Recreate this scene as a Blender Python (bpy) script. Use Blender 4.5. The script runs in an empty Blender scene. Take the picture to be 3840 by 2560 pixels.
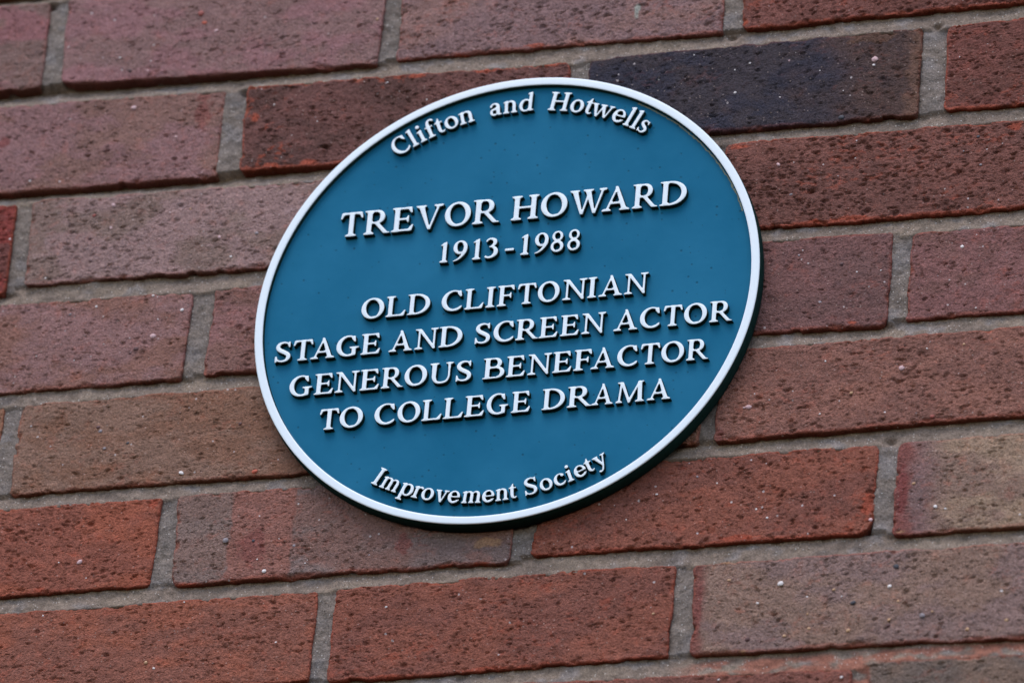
import bpy, math, random
import numpy as np
from mathutils import Matrix, Vector
from mathutils.geometry import delaunay_2d_cdt

# ------------------------------------------------------------------ camera, sky, sun, exposure
scene = bpy.context.scene
COL = scene.collection
HZ = 4.10                       # height of the plaque's centre above the pavement, metres
cam_d = bpy.data.cameras.new('camera')
cam = bpy.data.objects.new('camera', cam_d)
COL.objects.link(cam)
cam_d.sensor_width = 36.0
cam_d.lens = 281.25
cam_d.clip_start = 0.05
cam_d.clip_end = 200.0
CAM = Vector((1.369016, -3.830172, -2.529272 + HZ))
Rr = Vector((0.95539787, 0.28087861, 0.09122561))     # right
Rd = Vector((-0.07409280, 0.52699809, -0.84663054))   # down
Rf = Vector((-0.28587613, 0.80210986, 0.52430393))    # forward
M = Matrix((Rr, -Rd, -Rf)).transposed().to_4x4()
M.translation = CAM
cam.matrix_world = M
scene.camera = cam
cam_d.dof.use_dof = True
cam_d.dof.focus_distance = (Vector((0.08, -0.0097, HZ - 0.03)) - CAM).dot(Rf)
cam_d.dof.aperture_fstop = 8.0

SUN_EL, SUN_AZ = math.radians(64), math.radians(200)   # azimuth from +Y, clockwise: the sun stands before the wall
world = bpy.data.worlds.new('World')
scene.world = world
world.use_nodes = True
nt = world.node_tree
bg = nt.nodes['Background']
sky = nt.nodes.new('ShaderNodeTexSky')
sky.sky_type = 'NISHITA'
sky.sun_disc = False
sky.sun_elevation = SUN_EL
sky.sun_rotation = SUN_AZ
sky.air_density = 1.0
sky.dust_density = 0.6
sky.ozone_density = 1.0
nt.links.new(sky.outputs[0], bg.inputs[0])
bg.inputs[1].default_value = 0.14
sun_d = bpy.data.lights.new('sun', 'SUN')
sun_d.energy = 1.1
sun_d.angle = math.radians(38)
sun_d.color = (0.94, 0.98, 1.0)
sun = bpy.data.objects.new('sun', sun_d)
COL.objects.link(sun)
sd = Vector((math.sin(SUN_AZ) * math.cos(SUN_EL), math.cos(SUN_AZ) * math.cos(SUN_EL), math.sin(SUN_EL)))
sun.rotation_euler = sd.to_track_quat('Z', 'Y').to_euler()
sun.location = (0, -3, 8)
scene.view_settings.view_transform = 'Standard'
scene.view_settings.look = 'None'
scene.view_settings.exposure = 1.0
scene.view_settings.gamma = 1.0

# ------------------------------------------------------------------ measured tables (millimetres in the wall plane)
ROWS = [(54.5, 17.3, [('T', -109.4, -95.1), ('R', -94.3, -77.3), ('E', -76.8, -62.4), ('V', -61.8, -43.9), ('O', -43.0, -26.5), ('R', -25.5, -8.1), ('H', -1.2, 16.4), ('O', 17.5, 34.2), ('W', 35.2, 58.8), ('A', 55.8, 73.6), ('R', 74.7, 90.9), ('D', 91.7, 108.7)]), (29.0, 14.7, [('1', -44.0, -38.5), ('9', -35.5, -26.7), ('1', -23.5, -17.8), ('3', -15.2, -7.2), ('-', -2.9, 2.9), ('1', 6.8, 12.5), ('9', 15.7, 24.2), ('8', 25.8, 33.9), ('8', 36.2, 44.2)]), (-6.3, 14.5, [('O', -90.4, -75.9), ('L', -74.9, -62.1), ('D', -61.5, -47.0), ('C', -39.9, -26.9), ('L', -25.5, -13.1), ('I', -12.2, -6.2), ('F', -5.1, 5.7), ('T', 7.6, 19.3), ('O', 20.3, 33.9), ('N', 35.6, 51.1), ('I', 51.2, 57.1), ('A', 58.2, 73.3), ('N', 74.0, 88.9)]), (-31.6, 14.5, [('S', -142.6, -132.8), ('T', -131.2, -118.8), ('A', -120.2, -104.5), ('G', -103.9, -89.4), ('E', -88.5, -75.9), ('A', -70.8, -55.7), ('N', -54.7, -39.8), ('D', -39.6, -24.7), ('S', -16.9, -7.4), ('C', -5.4, 7.4), ('R', 8.4, 23.0), ('E', 22.9, 34.9), ('E', 36.1, 48.1), ('N', 49.3, 64.4), ('A', 69.2, 84.4), ('C', 85.4, 97.9), ('T', 99.9, 111.6), ('O', 112.6, 126.8), ('R', 128.2, 142.6)]), (-57.0, 14.5, [('G', -131.2, -116.7), ('E', -115.6, -103.2), ('N', -102.5, -87.3), ('E', -86.9, -74.4), ('R', -73.5, -59.3), ('O', -58.9, -44.7), ('U', -43.4, -28.3), ('S', -26.7, -17.1), ('B', -10.1, 3.7), ('E', 4.5, 16.6), ('N', 17.8, 32.8), ('E', 33.2, 45.4), ('F', 46.3, 57.5), ('A', 56.9, 71.9), ('C', 73.2, 85.8), ('T', 87.5, 99.5), ('O', 100.3, 114.4), ('R', 115.7, 129.6)]), (-82.4, 14.5, [('T', -110.0, -97.8), ('O', -97.3, -82.6), ('C', -75.5, -62.6), ('O', -61.1, -46.8), ('L', -46.0, -33.1), ('L', -32.6, -19.8), ('E', -19.4, -6.8), ('G', -5.6, 8.0), ('E', 9.6, 21.7), ('D', 28.5, 42.9), ('R', 44.1, 59.9), ('A', 59.3, 72.8), ('M', 74.2, 92.1), ('A', 93.3, 108.1)])]
ARC_TOP = [('C', -35.09, -30.76), ('l', -30.29, -28.52), ('i', -27.95, -26.18), ('f', -25.67, -23.61), ('t', -22.45, -20.92), ('o', -20.51, -17.06), ('n', -16.82, -12.68), ('a', -8.47, -5.37), ('n', -5.13, -1.16), ('d', -0.8, 3.11), ('H', 6.97, 12.58), ('o', 13.01, 16.47), ('t', 17.55, 18.99), ('w', 18.7, 25.1), ('e', 25.25, 28.55), ('l', 29.1, 30.8), ('l', 31.3, 32.9), ('s', 33.5, 35.8)]
ARC_BOT = [('I', -31.08, -29.14), ('m', -28.66, -23.71), ('p', -23.25, -21.5), ('r', -19.64, -17.84), ('o', -16.78, -14.4), ('v', -13.53, -10.25), ('e', -9.85, -7.44), ('m', -6.54, -1.6), ('e', -1.11, 1.48), ('n', 1.98, 5.34), ('t', 5.53, 7.68), ('S', 9.37, 12.55), ('o', 13.29, 16.46), ('c', 16.93, 19.82), ('i', 20.17, 21.78), ('e', 22.45, 25.05), ('t', 25.57, 27.34), ('y', 27.66, 30.97)]
PEBBLES = [(-296.8, 242.9, 1.1, 'w'), (-254.3, 236.5, 0.7, 'w'), (-223.5, 234.9, 3.2, 'r'), (-220.2, 227.5, 2.3, 'o'), (-211.8, 220.6, 2.0, 'p'), (-273.5, 207.1, 1.2, 'w'), (-252.5, 202.2, 0.9, 'w'), (-253.8, 195.3, 1.3, 'p'), (-265.7, 196.5, 2.6, 'k'), (-301.1, 163.9, 0.8, 'w'), (-259.8, 168.3, 3.0, 'p'), (-311.5, 155.2, 1.0, 'w'), (-229.3, 143.9, 1.5, 'p'), (-321.7, 119.6, 1.1, 'w'), (-302.1, 117.7, 0.9, 'w'), (-263.7, 96.2, 2.3, 'p'), (-176.4, 173.3, 0.8, 'w'), (-166.7, 160.6, 0.9, 'w'), (-137.3, 145.6, 0.8, 'w'), (-213.1, 89.0, 1.1, 't'), (-275.4, 89.6, 1.7, 'r'), (-106.3, 218.4, 1.4, 't'), (79.5, 155.5, 1.3, 'w'), (-94.5, 170.1, 0.9, 'w'), (-67.7, 154.8, 0.9, 'w'), (100.7, 170.8, 0.8, 'w'), (136.8, 160.8, 1.1, 'w'), (127.5, 157.0, 0.8, 'w'), (161.3, 160.4, 1.1, 'p'), (164.8, 165.8, 0.8, 'w'), (215.0, 155.8, 3.5, 'p'), (214.7, 151.6, 1.5, 'w'), (181.2, 151.0, 0.8, 'w'), (129.0, 140.4, 1.3, 'w'), (157.6, 134.4, 1.3, 'w'), (197.1, 134.5, 0.7, 'w'), (207.5, 86.9, 1.1, 'w'), (160.2, 85.5, 2.0, 'p'), (169.6, 63.4, 1.7, 'g'), (285.4, 73.7, 1.3, 'g'), (207.6, 98.3, 0.8, 'w'), (274.3, 84.4, 0.9, 'g'), (197.2, 115.3, 3.1, 'b'), (282.6, 93.9, 1.8, 'b'), (267.8, 152.0, 0.6, 'w'), (-329.2, 77.3, 1.3, 'w'), (-263.2, 79.4, 1.7, 'p'), (-276.4, 73.0, 1.8, 'k'), (-274.2, 56.7, 1.7, 'k'), (-266.1, 23.2, 1.3, 'w'), (-229.9, 27.8, 1.3, 'w'), (-209.7, 15.6, 1.8, 'w'), (-224.6, 10.2, 0.9, 'w'), (-226.6, -1.4, 3.0, 'p'), (-236.5, -9.9, 2.8, 'k'), (-239.9, -12.2, 2.0, 'k'), (-305.1, 26.0, 2.0, 'k'), (-282.6, 19.3, 1.5, 'g'), (-300.8, -9.5, 0.8, 'w'), (-275.7, -14.5, 0.8, 'w'), (-257.9, -4.3, 0.6, 'w'), (-302.0, 46.7, 0.9, 'w'), (-182.6, 51.7, 1.3, 'w'), (-167.6, 67.1, 2.0, 'g'), (-191.7, 66.7, 1.7, 'p'), (-254.0, -63.7, 1.8, 'k'), (-252.2, -66.9, 2.0, 'g'), (-233.3, -77.0, 1.5, 'b'), (-247.8, -79.8, 1.8, 'g'), (-162.6, -69.2, 2.0, 'k'), (277.7, 16.6, 2.0, 'w'), (264.2, -2.0, 0.9, 'w'), (214.5, 4.5, 0.9, 'w'), (229.1, 4.4, 0.8, 'w'), (193.0, -14.6, 2.0, 'g'), (204.7, 11.0, 2.2, 'k'), (246.7, -65.7, 3.0, 'p'), (199.8, -56.6, 1.1, 'w'), (155.1, -84.6, 2.8, 'p'), (152.5, -85.0, 1.3, 'p'), (217.4, -80.5, 1.7, 't'), (238.6, -95.3, 1.1, 'w'), (199.0, -92.9, 0.9, 'w'), (261.2, -53.5, 0.9, 'w'), (283.4, -52.2, 1.5, 't'), (267.5, -100.7, 2.6, 'r'), (288.6, -26.8, 0.9, 'w'), (246.2, -104.4, 0.7, 'w'), (177.8, 19.6, 1.5, 'g'), (-196.2, -101.0, 2.4, 'w'), (-149.5, -103.8, 2.6, 'o'), (-113.3, -116.3, 1.7, 'w'), (-162.3, -150.7, 3.1, 'g'), (-144.9, -152.1, 1.7, 'b'), (-135.5, -174.0, 2.4, 'w'), (-140.9, -165.4, 0.9, 'w'), (-118.8, -157.6, 1.7, 'g'), (-267.1, -158.0, 0.9, 'w'), (-253.8, -158.5, 2.6, 'p'), (-248.5, -169.7, 0.7, 'w'), (-272.8, -193.7, 1.1, 'w'), (-183.7, -191.4, 0.9, 'w'), (-229.5, -190.6, 0.7, 'w'), (-122.7, -223.5, 1.1, 'w'), (-197.5, -235.5, 1.3, 'w'), (-202.9, -231.3, 2.0, 't'), (-110.4, -170.4, 0.9, 'w'), (103.3, -139.6, 1.3, 'w'), (86.3, -155.9, 0.9, 'w'), (-56.3, -204.6, 1.1, 'w'), (108.5, -221.3, 1.3, 't'), (-71.0, -167.3, 1.3, 'g'), (139.7, -135.0, 1.1, 'w'), (127.4, -129.8, 1.3, 'g'), (165.0, -154.6, 1.1, 'w'), (172.1, -161.2, 1.1, 'w'), (234.9, -167.5, 2.2, 'p'), (273.3, -161.9, 2.2, 'w'), (279.3, -163.7, 1.1, 'w'), (183.9, -206.8, 3.0, 'w'), (249.5, -213.7, 2.0, 'w'), (316.4, -221.6, 2.4, 'w'), (270.3, -234.6, 3.0, 'g'), (252.8, -200.6, 3.3, 'b'), (228.4, -223.0, 2.6, 'b'), (170.9, -218.9, 1.3, 'w'), (200.5, -216.8, 1.0, 'w'), (221.4, -218.3, 0.8, 'w'), (166.7, -242.6, 2.8, 'k'), (324.1, -171.6, 1.1, 'w'), (250.5, -239.6, 2.4, 'k'), (151.5, -268.3, 1.3, 'w'), (224.9, -271.8, 1.5, 'w'), (259.4, -145.4, 1.7, 't'), (152.6, -202.2, 1.5, 't'), (216.3, -213.3, 1.7, 't'), (255.1, -223.8, 1.5, 't'), (276.0, -232.3, 1.3, 't'), (226.7, -241.2, 2.0, 't'), (297.6, -245.7, 2.2, 't'), (320.2, -241.2, 2.4, 't'), (203.0, -238.0, 1.5, 't'), (188.7, -241.8, 1.7, 't'), (250.7, -236.2, 1.7, 't'), (201.6, -228.2, 1.3, 't')]  # one of the larger maroon stones stands in for a dark hole
PATCHES = [(-163.8, 116.2, 8.8, 3.5, 'o'), (-139.5, 116.5, 8.8, 3.8, 'o'), (-178.2, 151.8, 4.2, 5.4, 'o'), (-213.1, 159.5, 10.1, 28.3, 'r1'), (-342.8, 150.7, 8.3, 8.7, 'r2'), (-76.1, 172.7, 10.1, 3.3, 'o'), (-31.3, 172.5, 11.1, 2.7, 'o'), (10.4, 172.5, 10.1, 2.7, 'o'), (-49.4, 186.1, 9.2, 2.2, 'o'), (-2.3, 188.8, 14.8, 2.7, 'o'), (61.7, 208.0, 4.2, 9.8, 'pale'), (131.2, 191.1, 4.2, 4.4, 'o'), (239.4, 133.6, 8.3, 28.3, 'tan'), (236.5, 123.4, 7.4, 13.1, 'tan'), (135.6, 101.0, 12.0, 3.0, 'o'), (304.9, 99.0, 8.3, 5.4, 'o'), (185.0, 42.3, 12.0, 3.3, 'o'), (211.6, 172.2, 30.4, 7.6, 'brn'), (207.3, 43.3, 27.7, 2.7, 'o'), (214.7, -30.5, 5.5, 2.0, 'o'), (138.4, -102.4, 4.2, 9.8, 'r1'), (-277.7, -175.5, 8.3, 3.3, 'o'), (-144.9, -155.6, 16.6, 25.0, 'r1'), (-182.2, -179.7, 18.4, 2.2, 'o'), (-211.3, -121.1, 5.5, 6.5, 'o'), (-50.0, -161.0, 10.1, 14.1, 'r1'), (-22.2, -178.5, 10.1, 2.4, 'o'), (-1.6, -178.6, 10.1, 1.7, 'o'), (1.5, -165.0, 17.5, 7.6, 'tan'), (40.1, -176.9, 12.9, 3.3, 'o'), (9.9, -251.1, 22.1, 3.5, 'o'), (-52.2, -251.5, 18.4, 2.0, 'o'), (252.8, -150.3, 6.9, 31.6, 'r2'), (260.4, -152.8, 8.3, 31.6, 'mauve'), (253.4, -177.2, 5.5, 2.0, 'tan'), (232.0, -156.5, 6.5, 19.6, 'o'), (157.3, -173.2, 24.0, 3.3, 'o'), (214.2, -176.1, 16.6, 2.2, 'o'), (135.6, -219.4, 4.6, 30.5, 'r1'), (164.2, -250.1, 5.5, 2.6, 'tan'), (152.5, -189.9, 10.1, 2.6, 'tan')]
BRICKS = [
 (0, -762.0, 255.1, -547.0, 255.1, -547.0, 190.1, -762.0, 190.1),
 (0, -536.0, 255.1, -325.5, 255.1, -323.5, 190.1, -536.0, 190.1),
 (0, -314.4, 255.7, -101.9, 250.5, -103.5, 185.3, -311.5, 190.9),
 (0, -92.0, 252.2, 116.9, 250.8, 116.8, 185.8, -91.7, 187.2),
 (0, 128.0, 251.4, 341.3, 254.4, 341.3, 189.4, 128.9, 186.5),
 (0, 352.3, 254.4, 569.5, 254.4, 569.5, 189.4, 352.3, 189.4),
 (0, 580.5, 254.4, 793.8, 254.4, 793.8, 189.4, 580.5, 189.4),
 (1, -640.9, 178.9, -423.1, 178.9, -423.1, 113.4, -640.9, 113.4),
 (1, -412.1, 178.9, -199.9, 175.9, -199.0, 112.2, -412.1, 113.4),
 (1, -186.2, 176.2, 22.3, 173.5, 22.3, 112.7, -184.2, 113.9),
 (1, 34.3, 174.4, 243.7, 176.8, 244.2, 112.6, 34.3, 112.6),
 (1, 259.1, 175.8, 476.5, 179.5, 476.5, 113.1, 259.5, 114.4),
 (1, 487.5, 179.5, 701.5, 179.5, 701.5, 113.1, 487.5, 113.1),
 (2, -764.1, 103.1, -552.0, 103.1, -552.0, 37.5, -764.1, 37.5),
 (2, -541.0, 103.1, -327.9, 103.1, -327.3, 37.5, -541.0, 37.5),
 (2, -317.6, 104.7, -106.6, 102.3, -106.6, 41.8, -315.6, 42.6),
 (2, -94.5, 102.4, 116.3, 103.8, 116.3, 40.8, -94.5, 41.7),
 (2, 126.3, 103.9, 338.7, 103.9, 338.7, 41.5, 126.3, 40.7),
 (2, 349.7, 103.9, 566.4, 103.9, 566.4, 41.5, 349.7, 41.5),
 (2, 577.4, 103.9, 792.0, 103.9, 792.0, 41.5, 577.4, 41.5),
 (3, -642.9, 31.3, -428.1, 31.3, -428.1, -33.8, -642.9, -33.8),
 (3, -417.1, 31.3, -204.2, 28.6, -204.3, -33.9, -417.1, -33.8),
 (3, -190.3, 28.8, 22.9, 31.3, 22.9, -32.7, -190.5, -32.0),
 (3, 33.9, 31.4, 234.8, 31.2, 235.6, -33.3, 33.9, -32.7),
 (3, 246.5, 28.6, 463.7, 31.7, 463.7, -30.7, 246.2, -31.3),
 (3, 474.7, 31.7, 692.6, 31.7, 692.6, -30.7, 474.7, -30.7),
 (4, -763.7, -43.9, -546.6, -43.9, -546.6, -107.5, -763.7, -107.5),
 (4, -535.6, -43.9, -315.8, -43.9, -318.4, -107.5, -535.6, -107.5),
 (4, -305.6, -43.9, -85.6, -42.9, -85.6, -107.0, -305.6, -107.5),
 (4, -74.6, -42.9, 125.6, -43.5, 125.6, -106.2, -74.6, -107.0),
 (4, 135.6, -43.5, 347.7, -42.2, 347.7, -102.9, 135.6, -106.1),
 (4, 358.7, -42.2, 573.7, -42.2, 573.7, -102.9, 358.7, -102.9),
 (4, 584.7, -42.2, 799.7, -42.2, 799.7, -102.9, 584.7, -102.9),
 (5, -645.9, -117.3, -432.4, -117.3, -432.4, -179.3, -645.9, -179.3),
 (5, -421.4, -117.3, -206.6, -117.5, -207.2, -177.8, -421.4, -179.3),
 (5, -195.7, -116.9, 16.8, -115.4, 16.8, -179.0, -193.3, -178.8),
 (5, 30.2, -115.5, 236.2, -116.5, 236.7, -176.4, 30.2, -176.2),
 (5, 248.4, -116.4, 465.0, -115.7, 465.0, -179.7, 248.3, -178.9),
 (5, 476.0, -115.7, 688.1, -115.7, 688.1, -179.7, 476.0, -179.7),
 (6, -765.7, -190.3, -550.6, -190.3, -550.6, -250.9, -765.7, -250.9),
 (6, -539.6, -190.3, -324.1, -190.3, -324.1, -250.9, -539.6, -250.9),
 (6, -313.1, -190.3, -100.3, -189.9, -99.5, -250.9, -313.1, -250.9),
 (6, -89.0, -189.3, 118.9, -188.3, 119.6, -250.3, -88.1, -252.8),
 (6, 130.6, -189.7, 343.7, -190.4, 343.7, -253.7, 132.4, -249.8),
 (6, 354.7, -190.4, 566.8, -190.4, 566.8, -253.7, 354.7, -253.7),
 (6, 577.8, -190.4, 792.6, -190.4, 792.6, -253.7, 577.8, -253.7),
 (7, -664.0, -261.6, -451.5, -261.6, -451.5, -326.6, -664.0, -326.6),
 (7, -440.5, -261.6, -222.6, -261.6, -222.6, -326.6, -440.5, -326.6),
 (7, -211.6, -261.6, 3.2, -261.6, 3.2, -326.6, -211.6, -326.6),
 (7, 14.2, -261.6, 230.6, -266.1, 230.6, -331.1, 14.2, -326.6),
 (7, 241.2, -263.3, 454.1, -263.7, 454.1, -328.7, 241.2, -328.3),
 (7, 465.1, -263.7, 681.5, -263.7, 681.5, -328.7, 465.1, -328.7),
]

# ------------------------------------------------------------------ helpers
def lin(c):
    return tuple((v / 255 / 12.92) if v / 255 <= 0.04045 else ((v / 255 + 0.055) / 1.055) ** 2.4 for v in c)

ILL = (0.92, 1.03, 1.16)
def alb(r, g, b, k=1.0):        # colour seen under the cool daylight -> base colour
    l = lin((r, g, b))
    return np.array([l[i] / ILL[i] * k for i in range(3)])

def _hash(ix, iy, seed):
    h = (ix.astype(np.int64) * 374761393 + iy.astype(np.int64) * 668265263 + seed * 982451653) & 0x7fffffff
    h = ((h ^ (h >> 13)) * 1274126177) & 0x7fffffff
    h = h ^ (h >> 16)
    return (h & 0xffff) / 65535.0

def vnoise(x, y, seed=0):
    x = np.asarray(x, float); y = np.asarray(y, float)
    ix = np.floor(x).astype(np.int64); iy = np.floor(y).astype(np.int64)
    fx = x - ix; fy = y - iy
    fx = fx * fx * (3 - 2 * fx); fy = fy * fy * (3 - 2 * fy)
    a = _hash(ix, iy, seed); b = _hash(ix + 1, iy, seed); c = _hash(ix, iy + 1, seed); d = _hash(ix + 1, iy + 1, seed)
    return (a * (1 - fx) + b * fx) * (1 - fy) + (c * (1 - fx) + d * fx) * fy

def fbm(x, y, seed=0, oct=4, gain=0.5):
    s = 0; a = 1; t = 0
    ca, sa = math.cos(.65), math.sin(.65)
    for o in range(oct):
        x, y = x * ca - y * sa, x * sa + y * ca
        s = s + a * vnoise(x * 2 ** o + 17.3 * o, y * 2 ** o - 9.1 * o, seed + o * 31)
        t += a; a *= gain
    return s / t

def sstep(a, b, x):
    t = np.clip((x - a) / (b - a), 0, 1)
    return t * t * (3 - 2 * t)

def link(name, me, parent=None, loc=(0, 0, 0)):
    o = bpy.data.objects.new(name, me)
    o.location = loc
    if parent is not None:
        o.parent = parent
    COL.objects.link(o)
    return o

def mesh_from(name, verts, faces, mats=(), smooth=True):
    me = bpy.data.meshes.new(name)
    me.from_pydata([tuple(v) for v in verts], [], faces)
    for m in mats:
        me.materials.append(m)
    if smooth:
        me.polygons.foreach_set('use_smooth', [True] * len(me.polygons))
    me.update()
    return me

def grid_mesh(name, V, nr, nc, mat, colors=None):
    """V: (nr*nc,3) array on a grid; quads between neighbours"""
    i = np.arange(nr - 1)[:, None] * nc + np.arange(nc - 1)[None, :]
    q = np.stack([i, i + 1, i + nc + 1, i + nc], -1).reshape(-1, 4)
    me = bpy.data.meshes.new(name)
    me.vertices.add(len(V)); me.vertices.foreach_set('co', np.ascontiguousarray(V, dtype=np.float32).ravel())
    n = len(q)
    me.loops.add(n * 4); me.loops.foreach_set('vertex_index', q.ravel().astype(np.int32))
    me.polygons.add(n); me.polygons.foreach_set('loop_start', np.arange(0, n * 4, 4, dtype=np.int32))
    me.polygons.foreach_set('use_smooth', np.ones(n, dtype=bool))
    me.update(calc_edges=True)
    me.materials.append(mat)
    if colors is not None:
        ca = me.color_attributes.new('Col', 'FLOAT_COLOR', 'POINT')
        ca.data.foreach_set('color', np.c_[colors, np.ones(len(colors))].astype(np.float32).ravel())
    return me

# ------------------------------------------------------------------ materials
class NT:
    def __init__(self, name):
        self.m = bpy.data.materials.new(name); self.m.use_nodes = True
        self.t = self.m.node_tree; self.b = self.t.nodes['Principled BSDF']
    def n(self, typ, **kw):
        nd = self.t.nodes.new(typ)
        for k, v in kw.items():
            if k.startswith('i_'):
                key = k[2:].replace('_', ' ')
                nd.inputs[key].default_value = v
            else:
                setattr(nd, k, v)
        return nd
    def l(self, a, b):
        self.t.links.new(a, b)
    def math(self, op, a, b=None, clamp=False):
        nd = self.t.nodes.new('ShaderNodeMath'); nd.operation = op; nd.use_clamp = clamp
        for i, v in enumerate((a, b)):
            if v is None: continue
            if isinstance(v, (int, float)): nd.inputs[i].default_value = v
            else: self.l(v, nd.inputs[i])
        return nd.outputs[0]
    def ramp(self, fac, stops):
        nd = self.t.nodes.new('ShaderNodeValToRGB')
        e = nd.color_ramp.elements
        while len(e) < len(stops): e.new(0.5)
        for k, (p, c) in enumerate(stops):
            e[k].position = p; e[k].color = (c, c, c, 1) if isinstance(c, (int, float)) else tuple(c) + (1,)
        self.l(fac, nd.inputs[0]); return nd.outputs[0]
    def mix(self, fac, a, b, blend='MIX'):
        nd = self.t.nodes.new('ShaderNodeMix'); nd.data_type = 'RGBA'; nd.blend_type = blend
        for s, v in ((0, fac), (6, a), (7, b)):
            if isinstance(v, (int, float)): nd.inputs[s].default_value = v
            elif isinstance(v, (tuple, list, np.ndarray)): nd.inputs[s].default_value = tuple(v)[:3] + (1,)
            else: self.l(v, nd.inputs[s])
        return nd.outputs[2]

def mat_brick():
    T = NT('fired_brick')
    tc = T.n('ShaderNodeTexCoord'); oi = T.n('ShaderNodeObjectInfo')
    off = T.n('ShaderNodeVectorMath', operation='SCALE'); off.inputs[0].default_value = (3.1, 1.7, 2.3)
    T.l(T.math('MULTIPLY', oi.outputs['Random'], 10.0), off.inputs['Scale'])
    ad = T.n('ShaderNodeVectorMath', operation='ADD'); T.l(tc.outputs['Object'], ad.inputs[0]); T.l(off.outputs[0], ad.inputs[1])
    # drag texture: features wider than tall, rising slightly to the right
    mp = T.n('ShaderNodeMapping'); T.l(ad.outputs[0], mp.inputs[0])
    mp.inputs['Rotation'].default_value = (0, math.radians(12), 0)
    mp.inputs['Scale'].default_value = (1.0, 1.2, 1.5)
    n1 = T.n('ShaderNodeTexNoise', i_Scale=260.0, i_Detail=2.0, i_Roughness=0.5, i_Distortion=0.2); T.l(mp.outputs[0], n1.inputs['Vector'])
    n2 = T.n('ShaderNodeTexNoise', i_Scale=620.0, i_Detail=3.0, i_Roughness=0.75); T.l(ad.outputs[0], n2.inputs['Vector'])
    n3 = T.n('ShaderNodeTexNoise', i_Scale=1500.0, i_Detail=2.0, i_Roughness=0.6); T.l(ad.outputs[0], n3.inputs['Vector'])
    pit = T.ramp(n1.outputs['Fac'], [(0.27, 0.0), (0.36, 1.0)])
    rough = T.ramp(n2.outputs['Fac'], [(0.30, 0.0), (0.7, 1.0)])
    h = T.math('ADD', T.math('MULTIPLY', pit, 0.4), T.math('MULTIPLY', rough, 0.7))
    h = T.math('ADD', h, T.math('MULTIPLY', n3.outputs['Fac'], 0.22))
    mp2 = T.n('ShaderNodeMapping'); T.l(ad.outputs[0], mp2.inputs[0])
    mp2.inputs['Rotation'].default_value = (0, math.radians(14), 0); mp2.inputs['Scale'].default_value = (1.0, 1.0, 2.0)
    vp = T.n('ShaderNodeTexVoronoi', i_Scale=330.0); T.l(mp2.outputs[0], vp.inputs['Vector'])
    spp = T.n('ShaderNodeSeparateColor'); T.l(vp.outputs['Color'], spp.inputs[0])
    prad = T.math('ADD', 0.16, T.math('MULTIPLY', spp.outputs[1], 0.22))
    pd = T.math('MULTIPLY', T.math('GREATER_THAN', spp.outputs[0], 0.45), T.math('SUBTRACT', 1.0, T.math('POWER', T.math('DIVIDE', vp.outputs['Distance'], prad), 2.0), True))
    h = T.math('SUBTRACT', h, T.math('MULTIPLY', pd, 0.8))
    bp = T.n('ShaderNodeBump', i_Strength=1.0, i_Distance=0.0012); T.l(h, bp.inputs['Height'])
    T.l(bp.outputs[0], T.b.inputs['Normal'])
    at = T.n('ShaderNodeAttribute', attribute_name='Col')
    # grain: sandy variation of the fired surface
    n4 = T.n('ShaderNodeTexNoise', i_Scale=700.0, i_Detail=4.0, i_Roughness=0.7); T.l(ad.outputs[0], n4.inputs['Vector'])
    g = T.ramp(n4.outputs['Fac'], [(0.28, 0.62), (0.5, 1.0), (0.72, 1.45)])
    c = T.mix(1.0, at.outputs['Color'], g, 'MULTIPLY')
    n5 = T.n('ShaderNodeTexNoise', i_Scale=120.0, i_Detail=3.0, i_Roughness=0.6); T.l(ad.outputs[0], n5.inputs['Vector'])
    hot = T.ramp(n5.outputs['Fac'], [(0.58, 0.0), (0.72, 1.0)])
    c = T.mix(T.math('MULTIPLY', hot, 0.35), c, T.mix(1.0, c, (1.45, 0.95, 0.78), 'MULTIPLY'))
    cold = T.ramp(n5.outputs['Fac'], [(0.28, 1.0), (0.42, 0.0)])
    c = T.mix(T.math('MULTIPLY', cold, 0.30), c, T.mix(1.0, c, (0.85, 0.98, 1.10), 'MULTIPLY'))
    # quartz specks
    vo = T.n('ShaderNodeTexVoronoi', i_Scale=210.0, i_Randomness=1.0); T.l(ad.outputs[0], vo.inputs['Vector'])
    sp = T.n('ShaderNodeSeparateColor'); T.l(vo.outputs['Color'], sp.inputs[0])
    on = T.math('GREATER_THAN', sp.outputs[0], 0.86)
    rad = T.math('MULTIPLY', sp.outputs[1], 0.17)
    dot = T.math('MULTIPLY', on, T.math('LESS_THAN', vo.outputs['Distance'], rad))
    c = T.mix(T.math('MULTIPLY', dot, 0.75), c, alb(205, 195, 200))
    vo2 = T.n('ShaderNodeTexVoronoi', i_Scale=480.0, i_Randomness=1.0); T.l(ad.outputs[0], vo2.inputs['Vector'])
    sp2 = T.n('ShaderNodeSeparateColor'); T.l(vo2.outputs['Color'], sp2.inputs[0])
    on2 = T.math('GREATER_THAN', sp2.outputs[0], 0.88)
    dot2 = T.math('MULTIPLY', on2, T.math('LESS_THAN', vo2.outputs['Distance'], 0.22))
    c = T.mix(T.math('MULTIPLY', dot2, 0.4), c, alb(190, 170, 165))
    T.l(c, T.b.inputs['Base Color'])
    T.b.inputs['Roughness'].default_value = 0.88
    T.b.inputs['Specular IOR Level'].default_value = 0.12
    return T.m

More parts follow.
